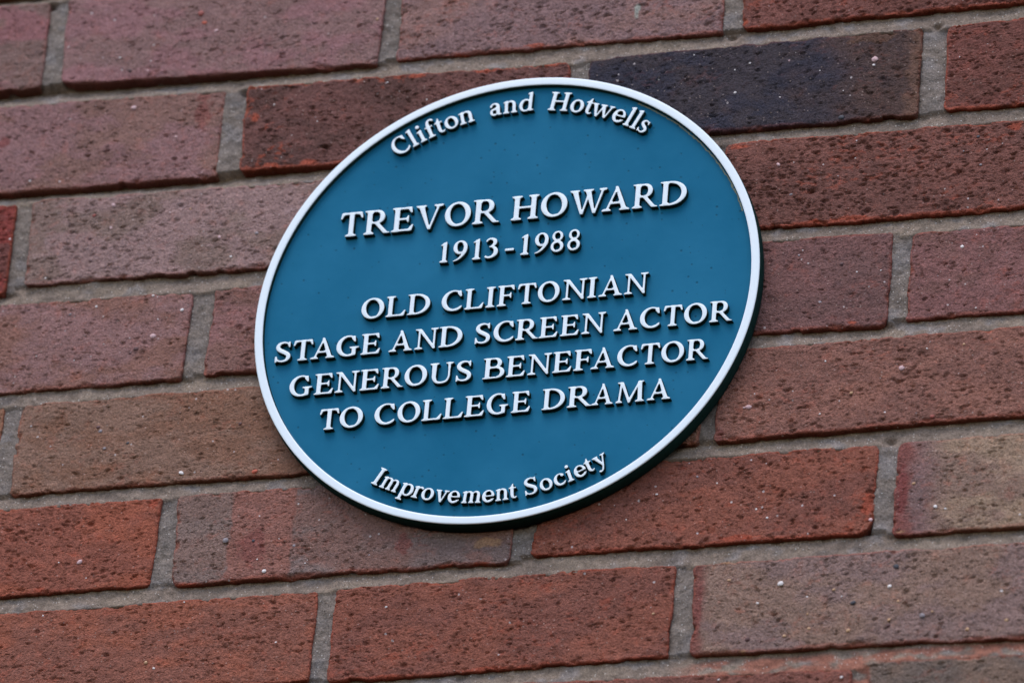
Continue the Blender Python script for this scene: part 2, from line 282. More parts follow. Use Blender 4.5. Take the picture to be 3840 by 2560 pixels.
def mat_mortar():
    T = NT('lime_mortar')
    tc = T.n('ShaderNodeTexCoord')
    n1 = T.n('ShaderNodeTexNoise', i_Scale=900.0, i_Detail=3.0, i_Roughness=0.7); T.l(tc.outputs['Object'], n1.inputs['Vector'])
    n2 = T.n('ShaderNodeTexNoise', i_Scale=250.0, i_Detail=4.0, i_Roughness=0.65); T.l(tc.outputs['Object'], n2.inputs['Vector'])
    h = T.math('ADD', T.math('MULTIPLY', n1.outputs['Fac'], 0.5), n2.outputs['Fac'])
    bp = T.n('ShaderNodeBump', i_Strength=1.0, i_Distance=0.0012); T.l(h, bp.inputs['Height'])
    T.l(bp.outputs[0], T.b.inputs['Normal'])
    at = T.n('ShaderNodeAttribute', attribute_name='Col')
    g = T.ramp(n1.outputs['Fac'], [(0.28, 0.62), (0.5, 1.0), (0.72, 1.45)])
    c = T.mix(1.0, at.outputs['Color'], g, 'MULTIPLY')
    c = T.mix(1.0, c, T.ramp(n2.outputs['Fac'], [(0.3, 0.75), (0.7, 1.25)]), 'MULTIPLY')
    vo = T.n('ShaderNodeTexVoronoi', i_Scale=620.0); T.l(tc.outputs['Object'], vo.inputs['Vector'])
    sp = T.n('ShaderNodeSeparateColor'); T.l(vo.outputs['Color'], sp.inputs[0])
    d = T.math('MULTIPLY', T.math('GREATER_THAN', sp.outputs[0], 0.85), T.math('LESS_THAN', vo.outputs['Distance'], 0.25))
    c = T.mix(T.math('MULTIPLY', d, 0.6), c, alb(215, 210, 210))
    d2 = T.math('MULTIPLY', T.math('LESS_THAN', sp.outputs[0], 0.10), T.math('LESS_THAN', vo.outputs['Distance'], 0.3))
    c = T.mix(T.math('MULTIPLY', d2, 0.6), c, alb(70, 60, 58))
    T.l(c, T.b.inputs['Base Color'])
    T.b.inputs['Roughness'].default_value = 0.95
    T.b.inputs['Specular IOR Level'].default_value = 0.2
    return T.m

def mat_teal():
    T = NT('teal_enamel')
    tc = T.n('ShaderNodeTexCoord')
    vo = T.n('ShaderNodeTexVoronoi', i_Scale=210.0); T.l(tc.outputs['Object'], vo.inputs['Vector'])
    sp = T.n('ShaderNodeSeparateColor'); T.l(vo.outputs['Color'], sp.inputs[0])
    rad = T.math('MULTIPLY', sp.outputs[1], 0.20)
    soft = T.math('SUBTRACT', 1.0, T.math('DIVIDE', vo.outputs['Distance'], T.math('ADD', rad, 0.04)), True)
    dot = T.math('MULTIPLY', T.math('GREATER_THAN', sp.outputs[0], 0.45), soft)
    n = T.n('ShaderNodeTexNoise', i_Scale=14.0, i_Detail=4.0, i_Roughness=0.6); T.l(tc.outputs['Object'], n.inputs['Vector'])
    base = T.mix(T.ramp(n.outputs['Fac'], [(0.35, 0.0), (0.65, 1.0)]), TEAL_A, TEAL_B)
    c = T.mix(dot, base, alb(12, 56, 78))
    # grime line in the upper right under the rim, tan with a ragged inner edge
    xyz = T.n('ShaderNodeSeparateXYZ'); T.l(tc.outputs['Object'], xyz.inputs[0])
    ln = T.n('ShaderNodeVectorMath', operation='LENGTH')
    fl = T.n('ShaderNodeVectorMath', operation='MULTIPLY'); fl.inputs[1].default_value = (1, 1, 0)
    T.l(tc.outputs['Object'], fl.inputs[0]); T.l(fl.outputs[0], ln.inputs[0])
    ang = T.math('ARCTAN2', xyz.outputs[0], xyz.outputs[1])
    n2 = T.n('ShaderNodeTexNoise', i_Scale=420.0, i_Detail=3.0); T.l(tc.outputs['Object'], n2.inputs['Vector'])
    r = T.math('ADD', ln.outputs['Value'], T.math('MULTIPLY', T.math('SUBTRACT', n2.outputs['Fac'], 0.5), 0.0022))
    m = T.math('MULTIPLY', T.math('MULTIPLY', T.math('GREATER_THAN', r, 0.15085), T.math('LESS_THAN', r, 0.1516)), T.math('MULTIPLY', T.math('GREATER_THAN', ang, 0.50), T.math('LESS_THAN', ang, 1.25)))
    c = T.mix(T.math('MULTIPLY', m, 0.75), c, alb(150, 145, 110))
    T.l(c, T.b.inputs['Base Color'])
    T.b.inputs['Roughness'].default_value = 0.38; T.b.inputs['Specular IOR Level'].default_value = 0.04
    n3 = T.n('ShaderNodeTexNoise', i_Scale=260.0, i_Detail=3.0); T.l(tc.outputs['Object'], n3.inputs['Vector'])
    hh = T.math('SUBTRACT', T.math('MULTIPLY', n3.outputs['Fac'], 0.4), dot)
    bp = T.n('ShaderNodeBump', i_Strength=0.6, i_Distance=0.00022); T.l(hh, bp.inputs['Height'])
    T.l(bp.outputs[0], T.b.inputs['Normal'])
    return T.m

def mat_plain(name, col, rough=0.45, noise=0.06, bump=0.0, spec=0.5):
    T = NT(name)
    tc = T.n('ShaderNodeTexCoord')
    n = T.n('ShaderNodeTexNoise', i_Scale=300.0, i_Detail=3.0); T.l(tc.outputs['Object'], n.inputs['Vector'])
    g = T.ramp(n.outputs['Fac'], [(0.3, 1.0 - noise), (0.7, 1.0 + noise)])
    T.l(T.mix(1.0, tuple(col), g, 'MULTIPLY'), T.b.inputs['Base Color'])
    T.b.inputs['Roughness'].default_value = rough
    T.b.inputs['Specular IOR Level'].default_value = spec
    if bump:
        bp = T.n('ShaderNodeBump', i_Strength=0.7, i_Distance=bump); T.l(n.outputs['Fac'], bp.inputs['Height'])
        T.l(bp.outputs[0], T.b.inputs['Normal'])
    return T.m

TEAL_A = alb(20, 97, 134)
TEAL_B = alb(32, 107, 145)
M_BRICK = mat_brick()
M_MORTAR = mat_mortar()
M_TEAL = mat_teal()
M_SIDE = mat_plain('dark_green_side', (0.012, 0.032, 0.027), 0.8, 0.15, 0.0002, 0.02)  # near-black green on the casting and on the letters' sides
M_WHITE = mat_plain('white_enamel', (0.80, 0.80, 0.80), 0.4, 0.012, 0.00006)
PEB_COL = dict(w=(225, 218, 222), p=(200, 165, 170), k=(85, 50, 48), t=(190, 150, 116), g=(140, 130, 138), b=(60, 57, 66), r=(150, 72, 62), o=(185, 85, 60))
M_PEB = {k: mat_plain('stone_' + dict(w='white', p='pink', k='maroon', t='tan', g='grey', b='slate', r='red', o='orange')[k], alb(*v), 0.6, 0.15, 0.0002) for k, v in PEB_COL.items()}

# ------------------------------------------------------------------ wall: bricks
wall = bpy.data.objects.new('brick_wall', None)
COL.objects.link(wall)
wall.location = (0, 0, HZ)
wall['label'] = 'wall of rough red and brown bricks in stretcher bond with grey mortar, behind the round plaque'
wall['category'] = 'wall'

def course_rows():
    rows = list(BRICKS)
    rg = random.Random(4)
    for c in list(range(-4, 0)) + list(range(8, 13)):
        z1 = 178.9 - 74.2 * (c - 1)
        x = -880 + (112 if c % 2 else 0) + rg.uniform(-8, 8)
        while x < 800:
            w = 215 + rg.uniform(-3, 2)
            rows.append((c, x, z1, x + w, z1, x + w, z1 - 64.5, x, z1 - 64.5))
            x += w + 11
    return rows
ROWSB = course_rows()

# observed colours: (main, second, edge-redness, second-amount, roughness of relief)
MV = (132, 98, 100); GREYB = (122, 99, 92)
SPEC = {
 (0, -536): ((128, 88, 90), (112, 88, 84), .25), (0, -314): ((130, 94, 96), (120, 92, 90), .25), (0, -92): ((126, 96, 92), (118, 92, 92), .55), (0, 128): ((110, 70, 64), (98, 62, 56), .9),
 (1, -412): ((124, 92, 92), (118, 88, 82), .3), (1, -186): ((98, 66, 62), (84, 58, 54), .9), (1, 34): ((50, 47, 57), (58, 51, 56), .2), (1, 259): ((104, 64, 58), (94, 60, 54), 1.0),
 (2, -541): ((118, 56, 52), (100, 60, 56), .9), (2, -317): ((132, 106, 104), (118, 96, 90), .3), (2, -94): ((120, 92, 88), (118, 96, 90), .3), (2, 126): ((108, 70, 63), (100, 66, 60), 1.0),
 (3, -417): ((126, 94, 92), (120, 86, 78), .3), (3, -190): ((126, 90, 88), (116, 84, 78), .4), (3, 33): ((108, 76, 74), (100, 72, 70), .5), (3, 246): ((116, 80, 78), (108, 76, 72), .5),
 (4, -305): ((120, 92, 80), (116, 84, 70), .35), (4, -74): ((120, 90, 80), (116, 84, 70), .35), (4, 135): ((126, 86, 76), (116, 80, 72), .5), (4, -535): ((124, 90, 72), (116, 84, 70), .5),
 (5, -421): ((134, 76, 60), (124, 74, 62), .6), (5, -195): ((110, 92, 89), (114, 86, 80), .5), (5, 30): ((122, 74, 62), (112, 70, 61), .9), (5, 248): ((138, 114, 98), (122, 98, 88), .4),
 (6, -313): ((131, 78, 63), (120, 76, 65), .6), (6, -88): ((119, 74, 64), (109, 70, 64), .6), (6, 130): ((124, 99, 89), (120, 97, 93), .5),
 (7, -211): ((116, 76, 66), (110, 74, 64), .5), (7, 14): ((118, 76, 68), (112, 72, 64), .5), (7, 241): ((98, 84, 78), (110, 90, 80), .5),
}
PATCOL = dict(o=alb(166, 84, 66), r1=alb(134, 82, 78), r2=alb(128, 70, 70), pale=alb(170, 178, 172), tan=alb(170, 132, 104), brn=alb(100, 74, 62), mauve=alb(132, 108, 108))

def make_brick(b, seed, fine):
    c = b[0]
    q = np.array(b[1:]).reshape(4, 2)             # TL TR BR BL
    ctr = q.mean(0)
    W = abs(q[1, 0] - q[0, 0]); H = abs(q[0, 1] - q[3, 1])
    s = .88 if fine else (2.8 if abs(ctr[0]) < 620 and -3 < c < 10 else 6.0)
    nu = max(4, int(W / s)); nv = max(4, int(H / (.62 if fine else s)))
    u = np.linspace(0, 1, nu + 1); v = np.linspace(0, 1, nv + 1)
    U, Vv = np.meshgrid(u, v)
    X = (q[0, 0] * (1 - U) + q[1, 0] * U) * (1 - Vv) + (q[3, 0] * (1 - U) + q[2, 0] * U) * Vv
    Z = (q[0, 1] * (1 - U) + q[1, 1] * U) * (1 - Vv) + (q[3, 1] * (1 - U) + q[2, 1] * U) * Vv
    dl, dr, dt, db = U * W, (1 - U) * W, Vv * H, (1 - Vv) * H
    # ragged arrises: each edge wanders, with a few chips
    def edge(t, k, amp):
        w = (fbm(t / 22.0, np.full_like(t, k * 7.7), seed + k, 5, .72) - .5) * 3.3 * amp
        chip = sstep(.72, .86, vnoise(t / 9.0, np.full_like(t, 3.3 * k), seed + 60 + k)) * 1.1
        return w - chip * sstep(.45, .6, vnoise(t / 60., np.full_like(t, k), seed + 90))
    fall = lambda d: np.exp(-np.maximum(d, 0) / 6.0)
    X = X + (-edge(Z, 1, 1.1) * fall(dl) + edge(Z, 2, 1.1) * fall(dr))
    Z = Z + (edge(X, 3, 1.0) * fall(dt) - edge(X, 4, 1.0) * fall(db))
    # rounded corners
    for dx, dz, sx, sz in ((dl, dt, 1, -1), (dr, dt, -1, -1), (dl, db, 1, 1), (dr, db, -1, 1)):
        r = random.Random(seed * 4 + (sx > 0) * 2 + (sz > 0)).choice((2.0, 2.6, 3.4, 5.5))
        if c == 5 and b[1] == 30.2 and sx < 0 and sz > 0: r = 12
        a = np.clip((r - dx) / r, 0, 1); bb = np.clip((r - dz) / r, 0, 1)
        a2 = a * np.sqrt(1 - bb * bb / 2); b2 = bb * np.sqrt(1 - a * a / 2)
        X = X + sx * (a - a2) * r; Z = Z + sz * (bb - b2) * r
    d = np.minimum(np.minimum(dl, dr), np.minimum(dt, db))
    rr = random.Random(seed)
    off = rr.uniform(-.5, .4); tx = rr.uniform(-.5, .5); tz = rr.uniform(-.4, .4)
    if c == 1 and b[1] == 34.3: off = 0.3
    Y = off + tx * (U - .5) * 2 + tz * (Vv - .5) * 2
    Y = Y + (fbm(X / 40, Z / 28, seed + 5, 3) - .5) * 1.6
    R = .35 + 2.4 * vnoise(X / 9, Z / 9, seed + 8) ** 3
    t = np.clip(1 - d / R, 0, 1)
    Y = Y - R * (1 - np.sqrt(np.clip(1 - t * t, 0, 1))) * .8
    chipm = sstep(.60, .76, fbm(X / 9, Z / 7, seed + 61, 3, .6)) * sstep(3.4, .8, d + (vnoise(X / 2.5, Z / 2.5, seed + 62) - .5) * 1.6)
    Y = Y - 1.7 * chipm
    # drag marks and pits, wider than tall, rising to the right
    ca, sa = math.cos(.2), math.sin(.2)
    xr = X * ca + Z * sa; zr = -X * sa + Z * ca
    dens = vnoise(X / 35, Z / 25, seed + 9)
    wx = xr + (vnoise(X / 5, Z / 4, seed + 50) - .5) * 4; wz = zr + (vnoise(X / 6, Z / 4, seed + 51) - .5) * 3
    key = (c, int(b[1]))
    rgh = .35 + .65 * SPEC.get(key, (0, 0, .5))[2]
    Y = Y + (fbm(X / 4.6, Z / 3.4, seed + 13, 3, .6) - .5) * (.55 + .55 * rgh)
    soot = np.zeros_like(Y)
    if fine:
        hx, hz = W / nu, H / nv
        x0, z0 = X[0, 0], Z[0, 0]
        tilt = rr.uniform(.02, .40); psz = rr.uniform(.72, .98); cnt = rr.uniform(.75, 1.15)
        for kpit in range(int((640 + 560 * rgh) * cnt)):
            px = rr.uniform(ctr[0] - W / 2, ctr[0] + W / 2); pz = rr.uniform(ctr[1] - H / 2, ctr[1] + H / 2)
            if rr.random() > .18 + 1.15 * float(vnoise(px / 24, pz / 15, seed + 70)): continue
            big = rr.random() ** 4.5
            a = rr.uniform(.6, 1.35) + 1.5 * big; bb = rr.uniform(.36, .62) + .6 * big * rr.random(); th = rr.gauss(tilt, .22)
            a *= psz; bb *= psz
            if rr.random() < .012 * rgh: a = rr.uniform(3, 6.5)
            if rr.random() < .12: bb = a * .8
            dep = (rr.uniform(.5, 1.1) + 1.0 * big) * (.35 + 1.0 * rgh)
            j0 = int((px - ctr[0] + W / 2 - 2 * a) / hx); j1 = int((px - ctr[0] + W / 2 + 2 * a) / hx) + 2
            i0 = int((ctr[1] + H / 2 - pz - 2 * a) / hz); i1 = int((ctr[1] + H / 2 - pz + 2 * a) / hz) + 2
            i0, j0 = max(i0, 0), max(j0, 0)
            xx = X[i0:i1, j0:j1] - px; zz = Z[i0:i1, j0:j1] - pz
            if xx.size == 0: continue
            ct, st = math.cos(th), math.sin(th)
            u1 = (xx * ct + zz * st) / a; v1 = (-xx * st + zz * ct) / bb + u1 * u1 * rr.uniform(-.5, .5)
            r2 = u1 * u1 + v1 * v1
            # steep upper lip, ramp out below
            Y[i0:i1, j0:j1] -= dep * sstep(1.5, .35, r2) * (.75 + .25 * np.clip(v1, -1, 1))
            Y[i0:i1, j0:j1] += .22 * dep * np.exp(-(u1 ** 2 + (v1 + 1.7) ** 2) * 1.3)
    # colour
    key = (c, int(b[1]))
    if key in SPEC:
        a1, a2, red = SPEC[key]
    else:
        ks = sorted(SPEC)
        a1, a2, red = SPEC[ks[seed * 7 % len(ks)]]
    A, B2 = alb(*a1, 1.45) * (.97, 1.0, 1.03), alb(*a2, 1.45) * (.97, 1.0, 1.03)
    m = sstep(.40, .60, fbm(X / 38, Z / 20, seed + 20, 5, .6))[..., None]
    colr = A * (1 - m) + B2 * m
    mott = (.78 + .44 * fbm(X / 9, Z / 5, seed + 21, 5, .65))[..., None]
    colr = colr * mott
    if key == (1, 34):       # blue-black burnt brick, browner to the right
        k = (sstep(150, 235, X + (fbm(X / 20, Z / 12, seed + 30, 4) - .5) * 90) * .9)[..., None]
        colr = colr * (1 - k) + alb(88, 68, 64) * mott * k
        k = (sstep(232, 240, X + (fbm(X / 5, Z / 8, seed + 31, 3) - .5) * 12) * .7)[..., None]
        colr = colr * (1 - k) + alb(120, 90, 78) * mott * k
        k = (sstep(.62, .72, fbm(X / 5, Z / 4, seed + 32, 3)) * .3)[..., None]
        colr = colr * (1 - k) + alb(40, 38, 50) * mott * k
    if key == (5, 248):      # red and mauve left end
        k = (sstep(282, 262, X) * .8)[..., None]; colr = colr * (1 - k) + alb(132, 102, 104) * k * mott
        k = (sstep(264, 252, X + (vnoise(X / 6, Z / 9, 3) - .5) * 7) * .85)[..., None]; colr = colr * (1 - k) + alb(134, 80, 76) * k * mott
    if key == (5, -195):     # firing bands: grey left end, redder middle, grey again, tan by the joint
        band = sstep(-161, -159.5, X + (vnoise(X / 3, Z / 5, 9) - .5) * 3) * sstep(-120, -122, X + (vnoise(X / 3, Z / 5, 19) - .5) * 3)
        band = np.maximum(band, sstep(-46, -48, np.abs(X + 98) - 44 + (vnoise(X / 3, Z / 5, 29) - .5) * 3) * 0)
        k = (band * .8)[..., None]; colr = colr * (1 - k) + alb(126, 84, 76, 1.45) * mott * k
        k = (sstep(-160, -162, X) * .6)[..., None]; colr = colr * (1 - k) + alb(112, 93, 88, 1.45) * mott * k
    if key == (6, 130):
        k = sstep(142, 134, X + (vnoise(X / 6, Z / 9, 3) - .5) * 6)[..., None]; colr = colr * (1 - k) + alb(130, 84, 78) * k * mott
    edg = np.exp(-np.minimum(dt * 1.4, np.minimum(db * .8, np.minimum(dl, dr) * 1.5)) / 2.4)
    e = sstep(.38, .70, edg * (.35 + 1.1 * fbm(X / 12, Z / 7, seed + 22, 4, .6))) * red * .9
    colr = colr * (1 - e[..., None]) + alb(158, 82, 66) * e[..., None]
    e = chipm * (.25 + .6 * red); colr = colr * (1 - e[..., None]) + alb(160, 88, 70) * e[..., None]
    inner = sstep(.62, .70, fbm(wx / 3.6, wz / 1.9, seed + 23, 3)) * sstep(.48, .68, fbm(X / 30, Z / 16, seed + 24, 3)) * red * (.85 if key == (1, -186) else .5)
    colr = colr * (1 - inner[..., None]) + alb(160, 80, 62) * inner[..., None]
    for px, pz, pw, ph, pk in PATCHES:
        if abs(px - ctr[0]) < W / 2 + 5 and abs(pz - ctr[1]) < H / 2 + 5:
            dd = np.hypot((X - px) / (pw * .5), (Z - pz) / (ph * .5)) + (fbm(X / 4, Z / 3, 77, 3) - .5) * 1.3
            if key == (1, 34) and pk == 'tan': continue
            k = (sstep(1.15, .8, dd) * (.85 if pk in 'o' else .75))[..., None]
            colr = colr * (1 - k) + PATCOL[pk] * mott * k
    # skirt running back into the joint
    def pad(Af, f):
        Af = np.vstack([Af[:1], Af, Af[-1:]]); return np.hstack([Af[:, :1], Af, Af[:, -1:]])
    for depth in (4.0, 14.0):
        X = pad(X, 0); Z = pad(Z, 0)
        Y2 = pad(Y, 0)
        mask = np.ones_like(Y2, bool); mask[1:-1, 1:-1] = False
        Y2[mask] = -depth if depth > 5 else np.minimum(Y2[mask] - 2.5, -2.0) + .0
        Y = Y2
        jit = (fbm(X / 5, Z / 5, seed + 40, 2) - .5) * .8
        cx0, cz0 = ctr
        sc = 1 - (0.0 if depth < 5 else 0.0)
        X = np.where(mask, X + np.sign(cx0 - X) * (.15) , X); Z = np.where(mask, Z + np.sign(cz0 - Z) * (.15 + jit * .3), Z)
        colr = np.concatenate([colr[:1], colr, colr[-1:]], 0); colr = np.concatenate([colr[:, :1], colr, colr[:, -1:]], 1)
        colr[mask] = colr[mask] * .6 + alb(120, 78, 66) * .4
    V = np.stack([(X - ctr[0]) / 1000, -Y / 1000, (Z - ctr[1]) / 1000], -1)
    nr, nc = X.shape
    me = grid_mesh('brick', V.reshape(-1, 3), nr, nc, M_BRICK, colr.reshape(-1, 3))
    me.flip_normals()
    o = link('brick', me, wall, (ctr[0] / 1000, 0, ctr[1] / 1000))
    return o, ctr, W, H, (X, Z, Y)

def height_at(grid, x, z):
    X, Z, Y = grid
    k = np.argmin((X - x) ** 2 + (Z - z) ** 2)
    return Y.ravel()[k]

# pebble prototypes: lumpy low spheres
def pebble_mesh(seed):
    rg = random.Random(seed)
    nu, nv = 9, 6
    vs = [(0, -1, 0)]
    for i in range(1, nv):
        ph = math.pi * i / nv
        for j in range(nu):
            th = 2 * math.pi * j / nu
            k = rg.uniform(.82, 1.12)
            vs.append((math.sin(ph) * math.cos(th) * k, -math.cos(ph) * k * .8, math.sin(ph) * math.sin(th) * k))
    vs.append((0, 1, 0))
    fs = [(0, 1 + j, 1 + (j + 1) % nu) for j in range(nu)]
    for i in range(nv - 2):
        for j in range(nu):
            a = 1 + i * nu + j; b2 = 1 + i * nu + (j + 1) % nu
            fs.append((a, a + nu, b2 + nu, b2))
    last = len(vs) - 1; o = 1 + (nv - 2) * nu
    fs += [(last, o + (j + 1) % nu, o + j) for j in range(nu)]
    return vs, fs
PROTO = [pebble_mesh(s) for s in range(6)]
PMESH = {}
def pmesh(k, ck):
    if (k, ck) not in PMESH:
        PMESH[(k, ck)] = mesh_from('pebble', PROTO[k][0], PROTO[k][1], [M_PEB[ck]])
    return PMESH[(k, ck)]

for n, b in enumerate(ROWSB):
    vis = 0 <= b[0] <= 7 and b[3] > -350 and b[1] < 350
    o, ctr, W, H, grid = make_brick(b, 100 + n * 13, vis)
    if b[0] == 1 and b[1] == 34.3: o['label'] = 'blue-black burnt brick, browner at its right end'
    if b[0] == 5 and b[1] == 248.4: o['label'] = 'tan brick with a red left end'
    if not vis: continue
    small = {}
    for px, pz, ps, ck in PEBBLES:
        if abs(px - ctr[0]) > W / 2 or abs(pz - ctr[1]) > H / 2: continue
        rg = random.Random(int(px * 10 + pz))
        y = height_at(grid, px, pz)
        sx, sz = ps * .62 * rg.uniform(.9, 1.25), ps * .62 * rg.uniform(.8, 1.05)
        if ps > 2.2:
            p = link('pebble', pmesh(rg.randrange(6), ck), o, ((px - ctr[0]) / 1000, -(y + .1) / 1000, (pz - ctr[1]) / 1000))
            p.scale = (sx / 1000, ps * .32 / 1000, sz / 1000)
            p.rotation_euler = (0, rg.uniform(-.8, .8), 0)
        else:
            small.setdefault(ck, []).append((px - ctr[0], y, pz - ctr[1], sx, ps * .35, sz, rg.randrange(6), rg.uniform(-1, 1)))
    if small:
        vs, fs, mi, mats = [], [], [], []
        for ck, L in small.items():
            mats.append(M_PEB[ck])
            for x, y, z, sx, sy, sz, k, ro in L:
                o0 = len(vs); cr, sr = math.cos(ro), math.sin(ro)
                for a in PROTO[k][0]:
                    ax, az = a[0] * sx, a[2] * sz
                    vs.append(((x + ax * cr - az * sr) / 1000, (-(y + .1) + a[1] * sy) / 1000, (z + ax * sr + az * cr) / 1000))
                for f in PROTO[k][1]:
                    fs.append(tuple(i + o0 for i in f)); mi.append(len(mats) - 1)
        me = mesh_from('grit', vs, fs, mats)
        me.polygons.foreach_set('material_index', mi)
        g = link('grit', me, o); g['kind'] = 'stuff'

# ------------------------------------------------------------------ mortar, recessed, one sheet with a struck profile
HOLES = ((-188.5, 172.5, 3.2), (242.5, -113.8, 3.6), (-298.0, 103.0, 3.0), (123.0, 183.5, 2.5), (-325, 252, 3.5), (252, 177, 3.0))
def mortar():
    xs = np.arange(-860, 860.1, 1.3) if False else np.concatenate([np.arange(-860, -350, 8.), np.arange(-350, 350, 1.4), np.arange(350, 860, 8.)])
    zs = np.concatenate([np.arange(540, 262, -8.), np.arange(262, -275, -1.15), np.arange(-275, -640, -8.)])
    X, Z = np.meshgrid(xs, zs)
    top = np.full(X.shape, 99.0); bot = np.full(X.shape, 99.0)
    under = np.full(X.shape, -9.0)
    for b in ROWSB:
        q = np.array(b[1:]).reshape(4, 2)
        t = (X - q[3, 0]) / (q[2, 0] - q[3, 0]); inx = (t > -.035) & (t < 1.035)
        zb = q[3, 1] + (q[2, 1] - q[3, 1]) * t; zt = q[0, 1] + (q[1, 1] - q[0, 1]) * t
        dT = np.where(inx, zb - Z, 99); dT = np.where(dT < -1.5, 99, dT)       # below a brick's bottom edge
        top = np.minimum(top, dT)
        dB = np.where(inx, Z - zt, 99); dB = np.where(dB < -1.5, 99, dB)
        bot = np.minimum(bot, dB)
        xl = q[0, 0] + (q[3, 0] - q[0, 0]) * (zt - Z) / (zt - zb); xr = q[1, 0] + (q[2, 0] - q[1, 0]) * (zt - Z) / (zt - zb)
        under = np.maximum(under, np.minimum(np.minimum(X - xl, xr - X), np.minimum(zt - Z, Z - zb)))
    top = np.clip(top, 0, 30); bot = np.clip(bot, 0, 30)
    bed = (top + bot) < 16
    f = np.where(bed, top / np.maximum(top + bot, 1), .5)
    deep = 3.0 + 2.8 * vnoise(X / 70, Z / 40, 5) + 5.0 * sstep(-60, -240, X) * sstep(60, 150, Z)
    shallow = .5 + 1.5 * fbm(X / 25, Z / 18, 6, 4, .6)
    Y = -np.where(bed, deep * (1 - f) + shallow * f, (1.2 + 1.6 * vnoise(X / 50, Z / 50, 7)))
    Y = Y + (fbm(X / 8, Z / 8, 8, 5, .65) - .5) * 3.0 + (fbm(X / 2.6, Z / 2.6, 9, 2) - .5) * .8
    for hx, hz, hr in HOLES: Y = Y - 5 * np.exp(-((X - hx) ** 2 / (hr * hr) + (Z - hz) ** 2 / (hr * hr * .5)) )
    Y = Y - 7 * sstep(.9, 3.2, under)
    base = alb(125, 111, 103, 1.0)
    c = np.ones(X.shape + (3,)) * base
    c = np.where(bed[..., None], c, np.ones(X.shape + (3,)) * alb(119, 110, 107, 1.0))
    m = (sstep(.4, .7, fbm(X / 30, Z / 14, 12, 4)) * np.where(bed, 1, .35))[..., None]
    c = c * (1 - m) + alb(128, 114, 104, 1.06) * m
    m = sstep(.58, .75, fbm(X / 14, Z / 10, 14, 4))[..., None]
    c = c * (1 - m * .7) + alb(122, 116, 117, 1.08) * m * .7
    m = (sstep(.62, .8, fbm(X / 20, Z / 9, 15, 4)) * .6)[..., None]
    c = c * (1 - m) + alb(92, 82, 78) * m
    # red brick dust smeared over the lowest bed joint on the right
    m = (sstep(-252, -256, Z) * sstep(115, 150, X) * sstep(.3, .5, fbm(X / 10, Z / 5, 17, 3)) * .75)[..., None]
    c = c * (1 - m) + alb(150, 92, 76) * m
    V = np.stack([X / 1000, -Y / 1000, Z / 1000], -1)
    me = grid_mesh('mortar', V.reshape(-1, 3), X.shape[0], X.shape[1], M_MORTAR, c.reshape(-1, 3))
    me.flip_normals()
    link('mortar', me, wall)
mortar()

# ------------------------------------------------------------------ glyphs: signed distance fields -> outlines -> raised letters
GX, GY = None, None
def s_poly(*pts):
    p = np.array(pts, float)
    d = np.full(GX.shape, 1e9); s = np.ones(GX.shape)
    n = len(p); j = n - 1
    for i in range(n):
        ex, ey = p[j] - p[i]; wx = GX - p[i, 0]; wy = GY - p[i, 1]
        t = np.clip((wx * ex + wy * ey) / (ex * ex + ey * ey), 0, 1)
        d = np.minimum(d, (wx - ex * t) ** 2 + (wy - ey * t) ** 2)
        c1 = GY >= p[i, 1]; c2 = GY < p[j, 1]; c3 = ex * wy > ey * wx
        fl = (c1 & c2 & c3) | (~c1 & ~c2 & ~c3)
        s = np.where(fl, -s, s); j = i
    return s * np.sqrt(d)
def s_box(x0, y0, x1, y1):
    dx = np.abs(GX - (x0 + x1) / 2) - (x1 - x0) / 2; dy = np.abs(GY - (y0 + y1) / 2) - (y1 - y0) / 2
    return np.hypot(np.maximum(dx, 0), np.maximum(dy, 0)) + np.minimum(np.maximum(dx, dy), 0)
def s_ell(cx, cy, rx, ry, rot=0):
    c, s = math.cos(math.radians(rot)), math.sin(math.radians(rot))
    x = (GX - cx) * c + (GY - cy) * s; y = -(GX - cx) * s + (GY - cy) * c
    k0 = np.hypot(x / rx, y / ry) + 1e-9; k1 = np.hypot(x / rx ** 2, y / ry ** 2) + 1e-9
    return k0 * (k0 - 1) / k1
def s_stroke(pts):
    """smooth variable-width stroke through (x,y,width) points"""
    P = np.array(pts, float); n = len(P)
    Q = np.vstack([2 * P[0] - P[1], P, 2 * P[-1] - P[-2]])
    S = []
    for i in range(1, n):
        for t in np.linspace(0, 1, 12, endpoint=(i == n - 1)):
            a, b, c, d = Q[i - 1], Q[i], Q[i + 1], Q[i + 2]
            S.append(.5 * (2 * b + (c - a) * t + (2 * a - 5 * b + 4 * c - d) * t * t + (3 * b - a - 3 * c + d) * t ** 3))
    S = np.array(S)
    d = np.full(GX.shape, 1e9)
    for x, y, w in S:
        d = np.minimum(d, np.hypot(GX - x, GY - y) - w / 2)
    return d
def s_line(x0, y0, x1, y1, w, w2=None):
    """straight bar with flat horizontal ends; w measured horizontally"""
    w2 = w if w2 is None else w2
    return s_poly((x0 - w / 2, y0), (x0 + w / 2, y0), (x1 + w2 / 2, y1), (x1 - w2 / 2, y1))
def U(*ds, k=3.0):
    d = ds[0]
    for e in ds[1:]:
        h = np.maximum(k - np.abs(d - e), 0) / k
        d = np.minimum(d, e) - h * h * k * .25
    return d
def SUB(a, b): return np.maximum(a, -b)
ST, HL, SF = 19.0, 9.5, 7.5     # stem, hairline, serif height
def foot(xc, w=42): return s_poly((xc - w / 2, 0), (xc + w / 2, 0), (xc + w / 2 - 1, SF * .8), (xc + 10, SF + 3), (xc - 10, SF + 3), (xc - w / 2 + 1, SF * .8))
def head(xc, w=42, y=100, k=10): return s_poly((xc - w / 2, y), (xc + w / 2, y), (xc + w / 2 - 1, y - SF * .8), (xc + k, y - SF - 3), (xc - k, y - SF - 3), (xc - w / 2 + 1, y - SF * .8))
